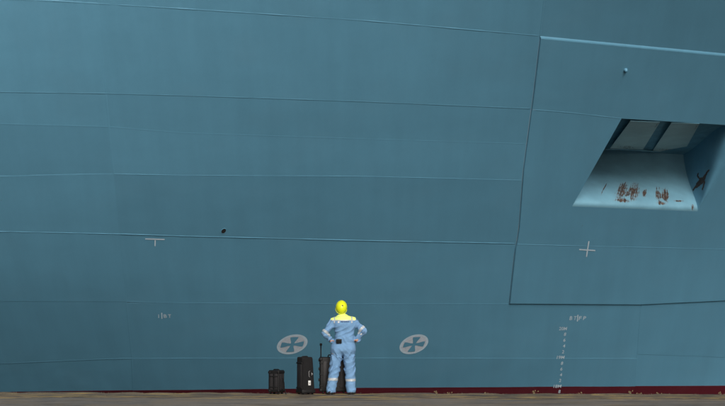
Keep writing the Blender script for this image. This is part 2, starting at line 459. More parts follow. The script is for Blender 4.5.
fl = pkmesh('recess_floor', V.reshape(-1, 3), grid_faces(nu, nv, 0, True), M_floor); uvset(fl, UV.reshape(-1, 2))
floorV = V.copy()
# right wall between the floor's end and the opening's right edge
nw = 30; W = np.zeros((nv, nw, 3)); UVw = np.zeros((nv, nw, 2))
right_edge = floorV[:, -1]
for j in range(nv):
    v = j / (nv - 1); o = hull(*(TR * (1 - v) + BR * v), OFF)
    o2 = hull(*(TR * (1 - v) + BR * v + np.array([10.0, 0])), OFF); tg = (o - o2); tg /= np.linalg.norm(tg)
    for i in range(nw):
        u = i / (nw - 1); a = right_edge[j]; L_ = np.linalg.norm(o - a)
        W[j, i] = bez([a, a * 0.6 + o * 0.4, o + tg * 0.35 * L_, o], u); UVw[j, i] = (u, v)
W2 = np.concatenate([W[:1] + np.array([0, 0.05, 0.6]), W]); UV2 = np.concatenate([UVw[:1], UVw])
wl = pkmesh('recess_wall', W2.reshape(-1, 3), grid_faces(nw, nv + 1, 0, True), M_rwall); uvset(wl, UV2.reshape(-1, 2))
# left wall (out of sight from the quay in front) and ceiling
lw = []
for j in range(nv):
    v = j / (nv - 1); o = hull(*(TL * (1 - v) + BL * v), OFF)
    for i in range(8): u = i / 7; lw.append(o * (1 - u) + floorV[j, 0] * u)
wl2 = pkmesh('recess_wall', lw, grid_faces(8, nv, 0, True), M_rwall); uvset(wl2, [(0, 0)] * len(lw))
ce = []; nc = 24; LIPD = 0.10
for j in range(12):
    v = j / 11
    for i in range(nc):
        u = i / (nc - 1); o = hull(*(TL * (1 - u) + TR * u), OFF)
        inn = IL * (1 - u) + W[0, min(nw - 1, 0)] * u
        ce.append(o * (1 - v) + inn * v + np.array([0, 0, 0.22 * math.sin(min(1, v * 6) * math.pi / 2) * (1 - v)]))
pkmesh('recess_ceiling', ce, grid_faces(nc, 12, 0, False), M_dark)
# two weathered closing plates under the ceiling, a dark slot between them
def on_ceiling(px, py):
    """the closing plates lie in one plane from the top edge to the inner fold"""
    A = hull(634, 120.5, OFF) + np.array([0, 0.10, 0]); B_ = hull(698, 123.5, OFF) + np.array([0, 0.10, 0]); C_ = at(650, 151.5, YIN - 0.15)
    n = np.cross(B_ - A, C_ - A); d = np.array(ray(px, py)); o = np.array([0, 0, CAMZ])
    return o + d * (np.dot(A - o, n) / np.dot(d, n))
def cplate(q, name='closing_plate', thick=0.012):
    q = [np.array(p, float) for p in q]; a = 10
    P = np.zeros((a, a, 3)); UVp = np.zeros((a, a, 2))
    for j in range(a):
        for i in range(a):
            u, v = i / (a - 1), j / (a - 1)
            p = (q[0] * (1 - u) + q[1] * u) * (1 - v) + (q[3] * (1 - u) + q[2] * u) * v
            P[j, i] = on_ceiling(*p); UVp[j, i] = (u, v)
    V, Fc = rimmed(P, a, a, P + np.array([0, 0.02, thick]))
    o = pkmesh(name, V, Fc, M_ceil, False)
    o.data.materials.append(M_dark)
    for p in o.data.polygons:
        if p.index >= (a - 1) ** 2: p.material_index = 1
    loopuv = list(UVp.reshape(-1, 2)); extra = len(V) - len(loopuv); uvset(o, loopuv + [(0.5, 0.5)] * extra); return o
cplate([(630.5, 121.0), (660, 122.2), (643, 149.6), (610, 148.4)])
cplate([(671.5, 122.8), (699.5, 123.8), (683, 153.6), (652.5, 151.0)])
# slender bar along the lower lip of the plates
lip = [on_ceiling(x, y) for x, y in [(606, 149.2), (613, 148.9), (630, 149.5), (654, 151.2), (680, 153.6)]]
tube('lip_bar', [np.array(p) - PC + np.array([0, 0.03, 0]) for p in lip], 0.03, M_dark, pocket, 8)

# scraped patch on the wall: thin ragged flakes lying on the plating
def flakes(pl, name):
    for (pts) in pl:
        out = []; q_ = []
        for i_ in range(len(pts)):
            a_, b_ = np.array(pts[i_]), np.array(pts[(i_ + 1) % len(pts)])
            for t_ in (0, .33, .67): q_.append(a_ * (1 - t_) + b_ * t_ + rng.uniform(-.34, .34, 2))
        pts = q_
        for (px, py) in pts:
            best = None; d = np.array(ray(px, py)); o = np.array([0, 0, CAMZ])
            D = W.reshape(-1, 3) - o; dn = d / np.linalg.norm(d); along_ = D @ dn; per = np.linalg.norm(D - along_[:, None] * dn, axis=1)
            k = np.argsort(per)[:4]; t_ = np.average(along_[k], weights=1 / (per[k] + 1e-3)); out.append(o + dn * (t_ - 0.012))
        n = len(out); back = [p + np.array([0, 0.02, 0]) for p in out]
        pkmesh(name, out + back, [tuple(range(n))] + [(i, (i + 1) % n, n + (i + 1) % n, n + i) for i in range(n)], M_scrape, False)
flakes([[(695.6, 186.8), (696.4, 183.4), (698.6, 180.2), (701.0, 177.6), (704.0, 176.4), (705.0, 178.8), (703.6, 181.4), (701.8, 184.2), (699.4, 186.2), (697.2, 188.0)],
        [(692.6, 189.2), (694.4, 186.6), (696.8, 183.6), (699.2, 180.4), (702.0, 178.0), (704.6, 176.6), (705.6, 178.4), (703.4, 180.8), (701.6, 182.6), (699.2, 184.8), (697.0, 187.0), (694.6, 189.0), (693.2, 191.2)],
        [(702.0, 178.2), (704.2, 175.0), (706.2, 172.2), (708.6, 169.4), (709.6, 169.8), (707.8, 172.8), (706.4, 175.4), (705.2, 178.2)],
        [(697.2, 173.8), (698.6, 172.4), (698.4, 175.0), (699.8, 178.0), (701.6, 179.6), (700.4, 181.0), (698.4, 178.4), (697.0, 176.0)],
        [(703.8, 180.4), (705.0, 179.4), (704.8, 183.0), (703.6, 187.6), (702.4, 190.2), (702.2, 188.4), (703.2, 184.4)]], 'rust_scrape')

# --- painted marks on the hull
def tangent_frame(X, Z):
    a, b = Hgrad(X, Z); T = Vector((1, a, 0)).normalized(); n = Vector(Hn(X, Z)); B_ = T.cross(n) * -1
    if B_.z < 0: B_ = -B_
    return T, B_, n
def lay(pts2, px, py, off):
    """points given in metres along the plating round a place on the hull"""
    P = hull(px, py); T, B_, n = tangent_frame(P[0], P[2]); out = []
    for u, v in pts2:
        q = Vector(P) + T * u + B_ * v; X, Z = q.x, q.z
        p = np.array([X, H(X, Z), Z]); out.append(p + Hn(X, Z) * off)
    return out
for (px, py) in [(292.2, 344.2), (413.9, 344.1)]:
    R = 0.495 * (0.985 if px > 400 else 1.0)
    n = 64
    ring = [(R * math.cos(2 * math.pi * i / n), R * math.sin(2 * math.pi * i / n)) for i in range(n)]
    inner = [(0.86 * a, 0.86 * b) for a, b in ring]
    V = lay(ring + inner, px, py, 0.005)
    dk = shipmesh('thruster_mark', V, [(i, (i + 1) % n, n + (i + 1) % n, n + i) for i in range(n)], M_disc, False)
    fld = lay([(0, 0)] + inner, px, py, 0.005)
    shipmesh('mark_field', fld, [(0, 1 + i, 1 + (i + 1) % n) for i in range(n)], M_discin, False, dk)
    for k in range(4):
        a0 = k * math.pi / 2 + 0.06; r0, r1 = 0.0, 0.80 * R
        loc = [(-0.02, 0.055), (0.14, 0.085), (0.30, 0.155), (0.385, 0.165), (0.392, 0.0), (0.385, -0.165), (0.30, -0.155), (0.14, -0.085), (-0.02, -0.055)]
        pts = [(x * math.cos(a0) - y * math.sin(a0), x * math.sin(a0) + y * math.cos(a0)) for x, y in [(p[0] * R / .495, p[1] * R / .495) for p in [(q[0] * .95, q[1] * .80) for q in loc]]]
        shipmesh('propeller_blade', lay(pts, px, py, 0.009 + 0.0006 * k), [tuple(range(len(pts)))], M_hull, False, dk)

def strip(name, pts, wpx, wpy=None, off=0.005):
    """painted stroke from one plan point to another; wpx across"""
    (x0, y0), (x1, y1) = pts; wpy = wpx if wpy is None else wpy
    d = np.array([x1 - x0, y1 - y0]); d /= np.linalg.norm(d); nn = np.array([-d[1] * wpx, d[0] * wpy]) / 2
    q = []
    for t in np.linspace(0, 1, 6): q.append(np.array([x0, y0]) * (1 - t) + np.array([x1, y1]) * t)
    V = [hull(*(p + nn), off) for p in q] + [hull(*(p - nn), off) for p in q]
    return shipmesh(name, V, [(i, i + 1, 7 + i, 6 + i) for i in range(5)], M_mark, False)
strip('cross_mark', ((578.6, 248.4), (594.6, 249.4)), 1.15, off=OFF + .010); strip('cross_mark', ((588.2, 240.0), (585.8, 255.6)), 1.15, off=OFF + .012)
strip('tug_mark', ((145.2, 238.8), (164.6, 239.3)), 1.2); strip('tug_mark', ((155.2, 240.0), (155.0, 246.0)), 1.2)

def text_mesh(txt):
    cu = bpy.data.curves.new('t', 'FONT'); cu.body = txt; cu.size = 1.0; cu.align_x = 'CENTER'; cu.align_y = 'CENTER'; cu.resolution_u = 3
    cu.offset = 0.012
    o = bpy.data.objects.new('t', cu); COL.objects.link(o)
    dg = bpy.context.evaluated_depsgraph_get(); me = bpy.data.meshes.new_from_object(o.evaluated_get(dg))
    v = [(p.co.x, p.co.y) for p in me.vertices]; f = [tuple(p.vertices) for p in me.polygons]
    bpy.data.objects.remove(o); bpy.data.curves.remove(cu); bpy.data.meshes.remove(me)
    return v, f
def paint_text(txt, px, py, hpx, wpx=None, name='draft_mark', mat=None):
    v, f = text_mesh(txt); v = np.array(v); v -= (v.max(0) + v.min(0)) / 2; hh = np.ptp(v[:, 1]); ww = np.ptp(v[:, 0])
    P = hull(px, py); k = P[1] / F                                      # metres per plan unit here
    sy = hpx * k / hh; sx = (wpx * k / ww) if wpx else sy * 0.95
    out = []
    for a, b in v:
        X = P[0] + a * sx; Z = P[2] + b * sy; X += b * sy * 0.05
        out.append(np.array([X, H(X, Z), Z]) + Hn(X, Z) * 0.006)
    return shipmesh(name, out, f, mat or M_mark, False)
for txt, x, y, wd in [('20M', 563, 328.4, 8.2), ('8', 565, 334, 2.2), ('6', 564.4, 339.8, 2.2), ('4', 564, 345.7, 2.4), ('2', 563.1, 351.5, 2.2), ('19M', 560.6, 357.1, 8.0),
                   ('8', 562, 363, 2.2), ('6', 561.4, 368.7, 2.2), ('4', 560.9, 374.5, 2.4), ('2', 560.1, 380.2, 2.2), ('18M', 557.4, 386.0, 8.0), ('8', 559.4, 391.2, 2.2)]:
    paint_text(txt, x, y, 3.3, wd)
for txt, x in [('B', 571), ('T', 575), ('F', 580.2), ('P', 584.6)]: paint_text(txt, x, 317.9, 3.7, 2.8, 'tank_mark')
strip('tank_mark', ((577.9, 314.6), (577.3, 321.2)), 1.0)
for txt, x in [('B', 165.2), ('T', 169.6)]: paint_text(txt, x, 315.9, 3.5, 2.8, 'tank_mark')
strip('tank_mark', ((158.6, 314.2), (158.7, 317.7)), 0.7)
strip('tank_mark', ((161.7, 312.6), (161.9, 318.6)), 1.0)

# drain hole with a raised rim, and a small welded lug
M_black = simple('black_hole', (0.006, 0.006, 0.007), 0.9, 0.2)
n = 24
def ringpts(r, off, px, py, sy=1.0): return lay([(r * math.cos(2 * math.pi * i / n), r * sy * math.sin(2 * math.pi * i / n)) for i in range(n)], px, py, off)
V = ringpts(0.080, 0.0, 223.6, 230.9, 1.4) + ringpts(0.073, 0.010, 223.6, 230.9, 1.4) + ringpts(0.066, 0.010, 223.6, 230.9, 1.4) + ringpts(0.064, 0.002, 223.6, 230.9, 1.4)
hole = shipmesh('drain_hole', V, [(k * n + i, k * n + (i + 1) % n, (k + 1) * n + (i + 1) % n, (k + 1) * n + i) for k in range(3) for i in range(n)], M_weld)
shipmesh('hole_opening', ringpts(0.0655, 0.007, 223.6, 230.9, 1.4), [tuple(range(n))], M_black, False, hole)
P = Vector(hull(625, 69, OFF)); T, B_, nn = tangent_frame(P.x, P.z)
lug = []
for k, (r, o) in enumerate([(0.062, -0.01), (0.055, 0.02), (0.042, 0.065), (0.022, 0.08)]):
    for i in range(12): t = 2 * math.pi * i / 12; lug.append(P + T * (r * math.cos(t)) + B_ * (r * math.sin(t)) + nn * o)
shipmesh('lifting_lug', [tuple(p) for p in lug], [(k * 12 + i, k * 12 + (i + 1) % 12, (k + 1) * 12 + (i + 1) % 12, (k + 1) * 12 + i) for k in range(3) for i in range(12)] + [tuple(36 + i for i in range(12))], M_weld)
# rail and deck above the picture
xs = np.linspace(-700, 1150, 40); top = hull(xs, LT(xs)).T; back = top + np.array([0, 34.0, 0.3])
shipmesh('deck', np.vstack([top, back]), grid_faces(40, 2), simple('deck_paint', (0.16, 0.07, 0.05), 0.8), False)
bead(np.stack([xs, LT(xs)], 1), 0.3, 0.15, name='rail', jit=0)

# ------------------------------------------------------------------ water and quay
def edgeY(x): return 30.32 - 0.05 * x
m, t, b = newmat('harbour_water'); b.inputs['Base Color'].default_value = (0.03, 0.045, 0.045, 1); b.inputs['Roughness'].default_value = 0.12
bump(t, b, noise(t, objcoord(t), 1.2, 5, 0.6), 0.5, 0.15); M_water = m
wt = mesh('water', [(-900, 20, -3.2), (900, 20, -3.2), (900, 1500, -3.2), (-900, 1500, -3.2)], [(0, 1, 2, 3)], M_water); tag(wt, kind='structure')

def quay_material(name, base, lo, tanamt, yellow):
    m, t, b = newmat(name); oc = objcoord(t)
    big = noise(t, oc, 0.5, 4, 0.6); mid = noise(t, oc, 2.3, 5, 0.65); fine = noise(t, oc, 38, 4, 0.7)
    v = math_(t, 'ADD', math_(t, 'MULTIPLY', big, 0.25), math_(t, 'ADD', math_(t, 'MULTIPLY', mid, 0.40), math_(t, 'MULTIPLY', noise(t, oc, 9.0, 5, 0.75), 0.35)))
    c = ramp(t, v, [(0.33, lo), (0.62, base)])
    # sand, dry moss and dirt lying in patches
    f1 = ramp(t, noise(t, mapping(t, oc, (0.8, 0.9, 1)), 1.7, 5, 0.65, 0.5), [(0.47, 0.0), (0.62, 1.0)])
    c = mix(t, math_(t, 'MULTIPLY', f1, tanamt), c, (0.20, 0.15, 0.085))
    f2 = ramp(t, noise(t, mapping(t, oc, (0.6, 1.2, 1), (5, 2, 0)), 1.3, 5, 0.6, 0.4), [(0.54, 0.0), (0.60, 1.0)])
    c = mix(t, math_(t, 'MULTIPLY', f2, 0.75 * tanamt), c, (0.035, 0.032, 0.03))
    if yellow:                                                          # worn yellow line and paint drips
        sx = N(t, 'ShaderNodeSeparateXYZ'); t.links.new(oc, sx.inputs[0])
        d = math_(t, 'ADD', sx.outputs[1], math_(t, 'MULTIPLY', sx.outputs[0], 0.05))
        for c0, wd, th in yellow:
            band = math_(t, 'SUBTRACT', 1.0, math_(t, 'DIVIDE', math_(t, 'ABSOLUTE', math_(t, 'SUBTRACT', d, c0)), wd), clamp=True)
            nz = noise(t, mapping(t, oc, (0.55, 1.5, 1), (c0, 0, 0)), 2.0, 6, 0.7)
            f = ramp(t, math_(t, 'MULTIPLY', math_(t, 'POWER', band, 0.4), nz), [(th, 0.0), (th + 0.07, 0.85)])
            c = mix(t, f, c, (0.42, 0.29, 0.09))
    t.links.new(c, b.inputs['Base Color'])
    t.links.new(ramp(t, big, [(0.35, 0.62), (0.6, 0.9)]), b.inputs['Roughness'])
    bump(t, b, math_(t, 'ADD', mid, math_(t, 'MULTIPLY', fine, 0.5)), 0.6, 0.02)
    return m
M_apron = quay_material('apron_asphalt', (0.21, 0.185, 0.155), (0.095, 0.084, 0.073), 0.55, [(28.3, 0.35, 0.47)])
M_coping = quay_material('coping_concrete', (0.165, 0.127, 0.085), (0.045, 0.035, 0.026), 0.9, [(29.75, 0.7, 0.47), (29.1, 0.5, 0.49), (28.72, 0.42, 0.455)])

W_C = 1.9
ax = np.concatenate([[-900, -200], np.linspace(-60, 60, 31), [200, 900]])
V = [(x, -600, 0.0) for x in ax] + [(x, -20, 0) for x in ax] + [(x, edgeY(x) - W_C if abs(x) < 100 else 30 - 0.05 * np.sign(x) * 100 - W_C, 0.0) for x in ax]
ap = mesh('quay_apron', V, grid_faces(len(ax), 3), M_apron); tag(ap, kind='structure')
# coping strip: rough cast surface, crumbled arris, face down to the water
xs = np.concatenate([np.linspace(-100, -13, 60), np.linspace(-12.9, 12.9, 520), np.linspace(13, 100, 60)]); nx = len(xs)
ys = np.concatenate([np.linspace(-W_C - 0.03, -0.12, 14), [-0.06, -0.02, 0.0]])
def vn(x, y, s):                                                        # small value noise
    x = np.asarray(x) * s; y = np.asarray(y) * s; xi = np.floor(x).astype(int); yi = np.floor(y).astype(int); fx, fy = x - xi, y - yi
    h = lambda i, j: (np.sin(i * 127.1 + j * 311.7) * 43758.5453) % 1.0
    fx = fx * fx * (3 - 2 * fx); fy = fy * fy * (3 - 2 * fy)
    return (h(xi, yi) * (1 - fx) + h(xi + 1, yi) * fx) * (1 - fy) + (h(xi, yi + 1) * (1 - fx) + h(xi + 1, yi + 1) * fx) * fy
V = []
for k, dy in enumerate(ys):
    wob = (vn(xs, 0 * xs, 5) - 0.5) * 0.06 + (vn(xs, 0 * xs + 9, 1.3) - 0.5) * 0.06
    wgt = max(0, 1 + dy / 0.3)
    z = 0.006 + 0.012 * (vn(xs, xs * 0 + dy, 3) - 0.3) * (1 if k > 0 else 0) - wgt * 0.03 * vn(xs, xs * 0 + 4, 4) ** 2
    z = z - (0.012 if dy == 0 else 0) - (0.03 if k == 0 else 0)
    V += list(zip(xs, edgeY(xs) + dy + wob * wgt, z))
for zz in (-0.25, -1.0, -8.0): V += list(zip(xs, edgeY(xs) + wob * (0.6 if zz > -0.5 else 0), np.full(nx, zz)))
cpg = mesh('quay_coping', V, grid_faces(nx, len(ys) + 3), M_coping, None, True); tag(cpg, kind='structure')

# ------------------------------------------------------------------ implicit surfaces for the figure
def rcone(a, b, ra, rb): return ('c', np.array(a, float), np.array(b, float), float(ra), float(rb))
def smin(d1, d2, k):
    h = np.clip(0.5 + 0.5 * (d2 - d1) / k, 0, 1); return d2 * (1 - h) + d1 * h - k * h * (1 - h)
def field(lo, hi, res, prims, k=0.035, warp=None):
    ax = [np.arange(lo[i], hi[i] + res, res) for i in range(3)]
    X, Y, Z = np.meshgrid(*ax, indexing='ij'); D = np.full(X.shape, 1.0)
    for p in prims:
        kk = p[5] if len(p) > 5 else k
        _, a, b, ra, rb = p[:5]; m = max(ra, rb) + 0.12; sl_ = []
        for i in range(3):
            l, h = min(a[i], b[i]) - m, max(a[i], b[i]) + m
            sl_.append(slice(max(0, int((l - lo[i]) / res)), max(0, min(len(ax[i]), int((h - lo[i]) / res) + 2))))
        sl_ = tuple(sl_)
        P = np.stack([X[sl_], Y[sl_], Z[sl_]], -1); ab = b - a; L2_ = max(1e-9, ab @ ab)
        t = np.clip(((P - a) @ ab) / L2_, 0, 1); d = np.linalg.norm(P - a - t[..., None] * ab, axis=-1) - (ra + (rb - ra) * t)
        D[sl_] = smin(D[sl_], d, kk)
    if warp is not None: D = D + warp(X, Y, Z)
    return ax, D
def surface(ax, D):
    """surface nets"""
    s = D < 0; c = np.zeros([n - 1 for n in D.shape], int)
    for i in (0, 1):
        for j in (0, 1):
            for k in (0, 1): c += s[i:i + c.shape[0], j:j + c.shape[1], k:k + c.shape[2]]
    act = (c > 0) & (c < 8); idx = -np.ones(c.shape, int); cells = np.argwhere(act); idx[act] = np.arange(len(cells))
    acc = np.zeros((len(cells), 3)); cnt = np.zeros(len(cells))
    corners = [(i, j, k) for i in (0, 1) for j in (0, 1) for k in (0, 1)]
    for ca in corners:
        for axis in range(3):
            if ca[axis] == 0:
                cb = list(ca); cb[axis] = 1
                da = D[tuple((cells + ca).T)]; db = D[tuple((cells + cb).T)]; hit = (da < 0) != (db < 0)
                t = np.where(hit, da / np.where(hit, da - db, 1), 0); p = np.array(ca, float)[None].repeat(len(cells), 0); p[:, axis] += t
                acc[hit] += p[hit]; cnt += hit
    V = cells + acc / cnt[:, None]; res = ax[0][1] - ax[0][0]
    V = V * res + np.array([a[0] for a in ax]); Fs = []
    for axis in range(3):
        u, w_ = [(1, 2), (2, 0), (0, 1)][axis]
        sh = list(D.shape); A = [slice(None)] * 3; B_ = [slice(None)] * 3; A[axis] = slice(0, -1); B_[axis] = slice(1, None)
        e = s[tuple(A)] != s[tuple(B_)]; pos = np.argwhere(e)
        ok = (pos[:, u] > 0) & (pos[:, w_] > 0) & (pos[:, u] < sh[u] - 1) & (pos[:, w_] < sh[w_] - 1); pos = pos[ok]
        q = []
        for du, dw in ((-1, -1), (0, -1), (0, 0), (-1, 0)):
            p = pos.copy(); p[:, u] += du; p[:, w_] += dw; q.append(idx[tuple(p.T)])
        q = np.stack(q, 1); neg = s[tuple(pos.T)]; q[~neg] = q[~neg][:, ::-1]; Fs.append(q)
    return V, np.vstack(Fs)

M_cover = simple('coverall_cloth', (0.135, 0.265, 0.45), 0.88, 0.06, 9.0, 0.35, 30.0, 0.012)
M_hivis = simple('hi_vis_cloth', (0.70, 0.82, 0.22), 0.8, 0.10, 30.0, 0.3, 60.0, 0.008)
M_reflect = simple('reflective_tape', (0.36, 0.40, 0.43), 0.42, 0.12, 40.0)
M_skin = simple('skin', (0.45, 0.25, 0.18), 0.55, 0.08, 30.0)
M_boot = simple('boot_leather', (0.012, 0.012, 0.013), 0.5, 0.3, 30.0)
M_helm = simple('helmet_plastic', (0.68, 0.74, 0.012), 0.35, 0.05, 8.0)
M_hblk = simple('black_plastic', (0.006, 0.006, 0.007), 0.55, 0.25, 12.0, 0.25, 40.0, 0.004)
M_rib = simple('case_rib_plastic', (0.020, 0.019, 0.021), 0.55, 0.25, 14.0)
M_fabric = simple('black_fabric', (0.008, 0.008, 0.009), 0.9, 0.25, 30.0, 0.4, 90.0, 0.004)
M_print = simple('navy_print', (0.02, 0.045, 0.12), 0.8)
for m_ in (M_hblk, M_rib, M_fabric): m_.node_tree.nodes['Principled BSDF'].inputs['Specular IOR Level'].default_value = 0.25
M_white = simple('white_label', (0.58, 0.58, 0.57), 0.6, 0.05)
M_grey = simple('grey_print', (0.33, 0.33, 0.34), 0.6)

person = tag(empty('person', (-0.392, 29.70, 0.0)), 'person in light blue coverall and yellow hard hat, hands on hips, looking up', 'person')

LA, RA = dict(s=(-.160, 0, 1.385), e=(-.330, -.045, 1.165), w=(-.200, .015, 1.030)), dict(s=(.212, 0, 1.395), e=(.415, -.05, 1.215), w=(.292, .015, 1.045))
LL, RL = dict(h=(-.085, 0, .86), k=(-.142, .015, .47), a=(-.208, -.015, .09)), dict(h=(.128, 0, .86), k=(.152, .015, .47), a=(.172, -.015, .09))
def torso(g):
    p = [rcone((-.035, 0, 1.33), (.125, 0, 1.33), .122 - g, .122 - g), rcone((.000, .01, 1.07), (.110, .01, 1.07), .112 - g, .112 - g), rcone((-.07, 0, .89), (.118, 0, .89), .126 - g, .126 - g),
         rcone((-.035, 0, 1.33), (.0, .01, 1.07), .122 - g, .112 - g), rcone((.125, 0, 1.33), (.110, .01, 1.07), .122 - g, .112 - g), rcone((.0, .01, 1.07), (-.07, 0, .89), .112 - g, .126 - g), rcone((.110, .01, 1.07), (.118, 0, .89), .112 - g, .126 - g),
         rcone((-.03, -.03, .86), (-.075, -.035, .85), .10 - g, .10 - g), rcone((.07, -.03, .86), (.115, -.035, .85), .10 - g, .10 - g),
         rcone((.02, .005, 1.42), LA['s'], .088 - g, .070 - g), rcone((.02, .005, 1.42), RA['s'], .088 - g, .070 - g), rcone((-.012, .0, 1.42), (-.022, .02, 1.462), .10 - g, .068 - g), rcone((.045, .0, 1.42), (.030, .02, 1.462), .10 - g, .068 - g)]
    return p
def limbs(g, hem=0.0):
    p = []
    for A in (LA, RA): p += [rcone(A['s'], A['e'], .072 - g, .057 - g) + (.028,), rcone(A['e'], A['w'], .057 - g, .045 - g) + (.022,)]
    for L_ in (LL, RL): p += [rcone(L_['h'], L_['k'], .120 - g, .093 - g), rcone(L_['k'], L_['a'], .093 - g, .086 - g + hem)]
    return p
def folds(X, Y, Z):
    leg = np.clip((0.95 - Z) / 0.2, 0, 1); arm = np.clip((np.abs(X - .03) - .17) / .08, 0, 1) * (Z > 1.0)
    hemw = np.clip((0.30 - Z) / 0.2, 0, 1); knee = np.exp(-((Z - .5) / .09) ** 2); wst = np.exp(-((Z - 1.03) / .06) ** 2)
    rdg = lambda q: 1 - 2 * np.abs(np.sin(q / 2)) ** 0.7
    f1 = rdg(52 * Z + 14 * X * np.sin(7 * Z + 1) + 6 * np.sin(13 * X + 3 * Y) + 5 * np.sin(17 * Y + 2))
    f2 = rdg(34 * Z - 40 * np.abs(X - .02) + 4 * np.sin(19 * Y + 8 * Z)); f3 = rdg(46 * X + 9 * np.sin(8 * Z + 2 * X) + 20 * Y)
    crotch = np.exp(-((Z - .74) / .10) ** 2)
    body = np.clip((Z - 1.05) / .1, 0, 1) * np.clip((1.38 - Z) / .1, 0, 1)
    return -0.005 - (0.013 * f1 * (0.35 * leg + 0.30 * hemw + 0.7 * knee + 0.8 * arm + 0.6 * wst) + 0.013 * f2 * crotch + 0.009 * f3 * (body * (1 - arm) + 0.4 * leg))
ax, D = field((-.46, -.24, .02), (.55, .26, 1.60), 0.009, torso(0) + limbs(0, 0.006), 0.045, folds)
D = np.maximum(D, 0.045 - ax[2][None, None, :])
V, Fq = surface(ax, D)
cover = mesh('coverall', V, Fq, M_cover, person, True)
CV, CF = V, Fq

def hand(w, dirx):
    w = np.array(w); c = w + np.array([.030 * dirx, .035, -.012]); p = [rcone(w + np.array([-.012 * dirx, -.012, .012]), w, .028, .028), rcone(w, c + np.array([0, 0, .018]), .026, .024), rcone(w + np.array([0, 0, -.02]), c + np.array([0, .005, -.026]), .022, .020)]
    for k, ln in enumerate((.070, .080, .075, .058)):
        r0 = c + np.array([.004 * dirx, .012, .034 - .022 * k]); m1 = r0 + np.array([.022 * dirx, ln * .5, -.004]); m2 = m1 + np.array([.020 * dirx, ln * .28, -.008]); e = m2 + np.array([.012 * dirx, ln * .12, -.010])
        p += [rcone(r0, m1, .0105, .0098) + (.006,), rcone(m1, m2, .0098, .009) + (.006,), rcone(m2, e, .009, .008) + (.006,)]
    t0 = w + np.array([.012 * dirx, -.005, -.012]); t1 = t0 + np.array([.028 * dirx, -.045, .004]); t2 = t1 + np.array([.026 * dirx, -.028, -.006])
    return p + [rcone(t0, t1, .015, .0125) + (.01,), rcone(t1, t2, .0125, .0105) + (.008,)]
HC = np.array([-.012, .035, 1.635]); ct_, st_ = math.cos(math.radians(28)), math.sin(math.radians(28))
fw, up = np.array([0, ct_, st_]), np.array([0, -st_, ct_]); rt = np.array([1.0, 0, 0])
def hp(x, y, z): return HC + rt * x + fw * y + up * z
head = [rcone(hp(0, -.02, .035), hp(0, .02, .03), .083, .080), rcone(hp(0, .02, .01), hp(0, .045, -.075), .070, .042), rcone(hp(0, .098, .012), hp(0, .112, -.022), .010, .015) + (.012,),
        rcone(hp(-.03, .085, .04), hp(.03, .085, .04), .014, .014) + (.02,), rcone(hp(-.018, .086, -.052), hp(.018, .086, -.052), .009, .009) + (.008,), rcone(hp(0, .078, -.085), hp(0, .070, -.09), .022, .022) + (.02,),
        rcone((.005, .01, 1.46), hp(0, -.02, -.03), .060, .058) + (.03,)]
for sg in (-1, 1): head.append(rcone(hp(.083 * sg, -.005, .02), hp(.080 * sg, .004, -.02), .016, .011) + (.008,))
feet = []
for L_, out in ((LL, -.05), (RL, .05)): feet += [rcone(L_['a'], (L_['a'][0], .0, .07), .05, .045), rcone((L_['a'][0], -.0, .06), (L_['a'][0] + out, .17, .04), .04, .028)]
ax, D = field((-.46, -.24, .0), (.55, .26, 1.78), 0.008, torso(.040) + limbs(.032) + head + hand(LA['w'], 1) + hand(RA['w'], -1) + feet, 0.03)
V, Fq = surface(ax, D); mesh('body', V, Fq, M_skin, person, True)
for sg in (-1, 1):
    bm = bmesh.new(); bmesh.ops.create_uvsphere(bm, u_segments=10, v_segments=6, radius=.011)
    for v in bm.verts: v.co += Vector(hp(.031 * sg, .088, .018))
    bmobj('eye', bm, M_white, person, True)

# boots
for L_, out in ((LL, -.055), (RL, .05)):
    x = L_['a'][0] - (0.008 if out < 0 else -0.0); o = out
    pr = [rcone((x, -.050, .055), (x, -.035, .09), .048, .044), rcone((x, -.050, .045), (x + o * .4, .07, .045), .050, .052), rcone((x + o * .4, .07, .045), (x + o, .19, .035), .052, .044), rcone((x, -.03, .10), (x, -.015, .15), .046, .044)]
    ax, D = field((x - .16, -.15, -.012), (x + .16, .30, .21), 0.008, pr, 0.03)
    D = np.maximum(D, -ax[2][None, None, :] - 0.0)
    V, Fq = surface(ax, D); bt = mesh('boot', V, Fq, M_boot, person, True)
    sole = [(x + .053 * math.cos(a) * (1.0) + (o * .5 * (1 + math.sin(a))) * .9, .065 + .165 * math.sin(a)) for a in np.linspace(0, 2 * math.pi, 24, endpoint=False)]
    mesh('boot_sole', [(p[0], p[1], 0.0) for p in sole] + [(p[0], p[1], .022) for p in sole], [tuple(range(24))[::-1], tuple(range(24, 48))] + [(i, (i + 1) % 24, 24 + (i + 1) % 24, 24 + i) for i in range(24)], M_rib, bt)

# trims laid on the cloth: cut out of the coverall surface and lifted a few millimetres
def trim(name, planes, mat, lift, near=None, rad=0.2):
    bm = bmesh.new()
    vs = [bm.verts.new(v) for v in CV]
    for f in CF:
        c = CV[f].mean(0)
        if near is not None and np.linalg.norm(c - np.array(near)) > rad: continue
        bm.faces.new([vs[i] for i in f])
    bmesh.ops.delete(bm, geom=[v for v in bm.verts if not v.link_faces], context='VERTS')
    for co, no in planes: bmesh.ops.bisect_plane(bm, geom=list(bm.verts) + list(bm.edges) + list(bm.faces), plane_co=co, plane_no=no, clear_outer=True)
    bm.normal_update()
    for v in bm.verts: v.co += v.normal * lift
    return bmobj(name, bm, mat, person, True)
trim('hi_vis_yoke', [((0, 0, 1.418), (0, 0, -1)), ((-.222, 0, 1.4), (-.9, 0, .25)), ((.272, 0, 1.4), (.9, 0, .25)), ((0, 0, 1.555), (0, 0, 1))], M_hivis, .005)
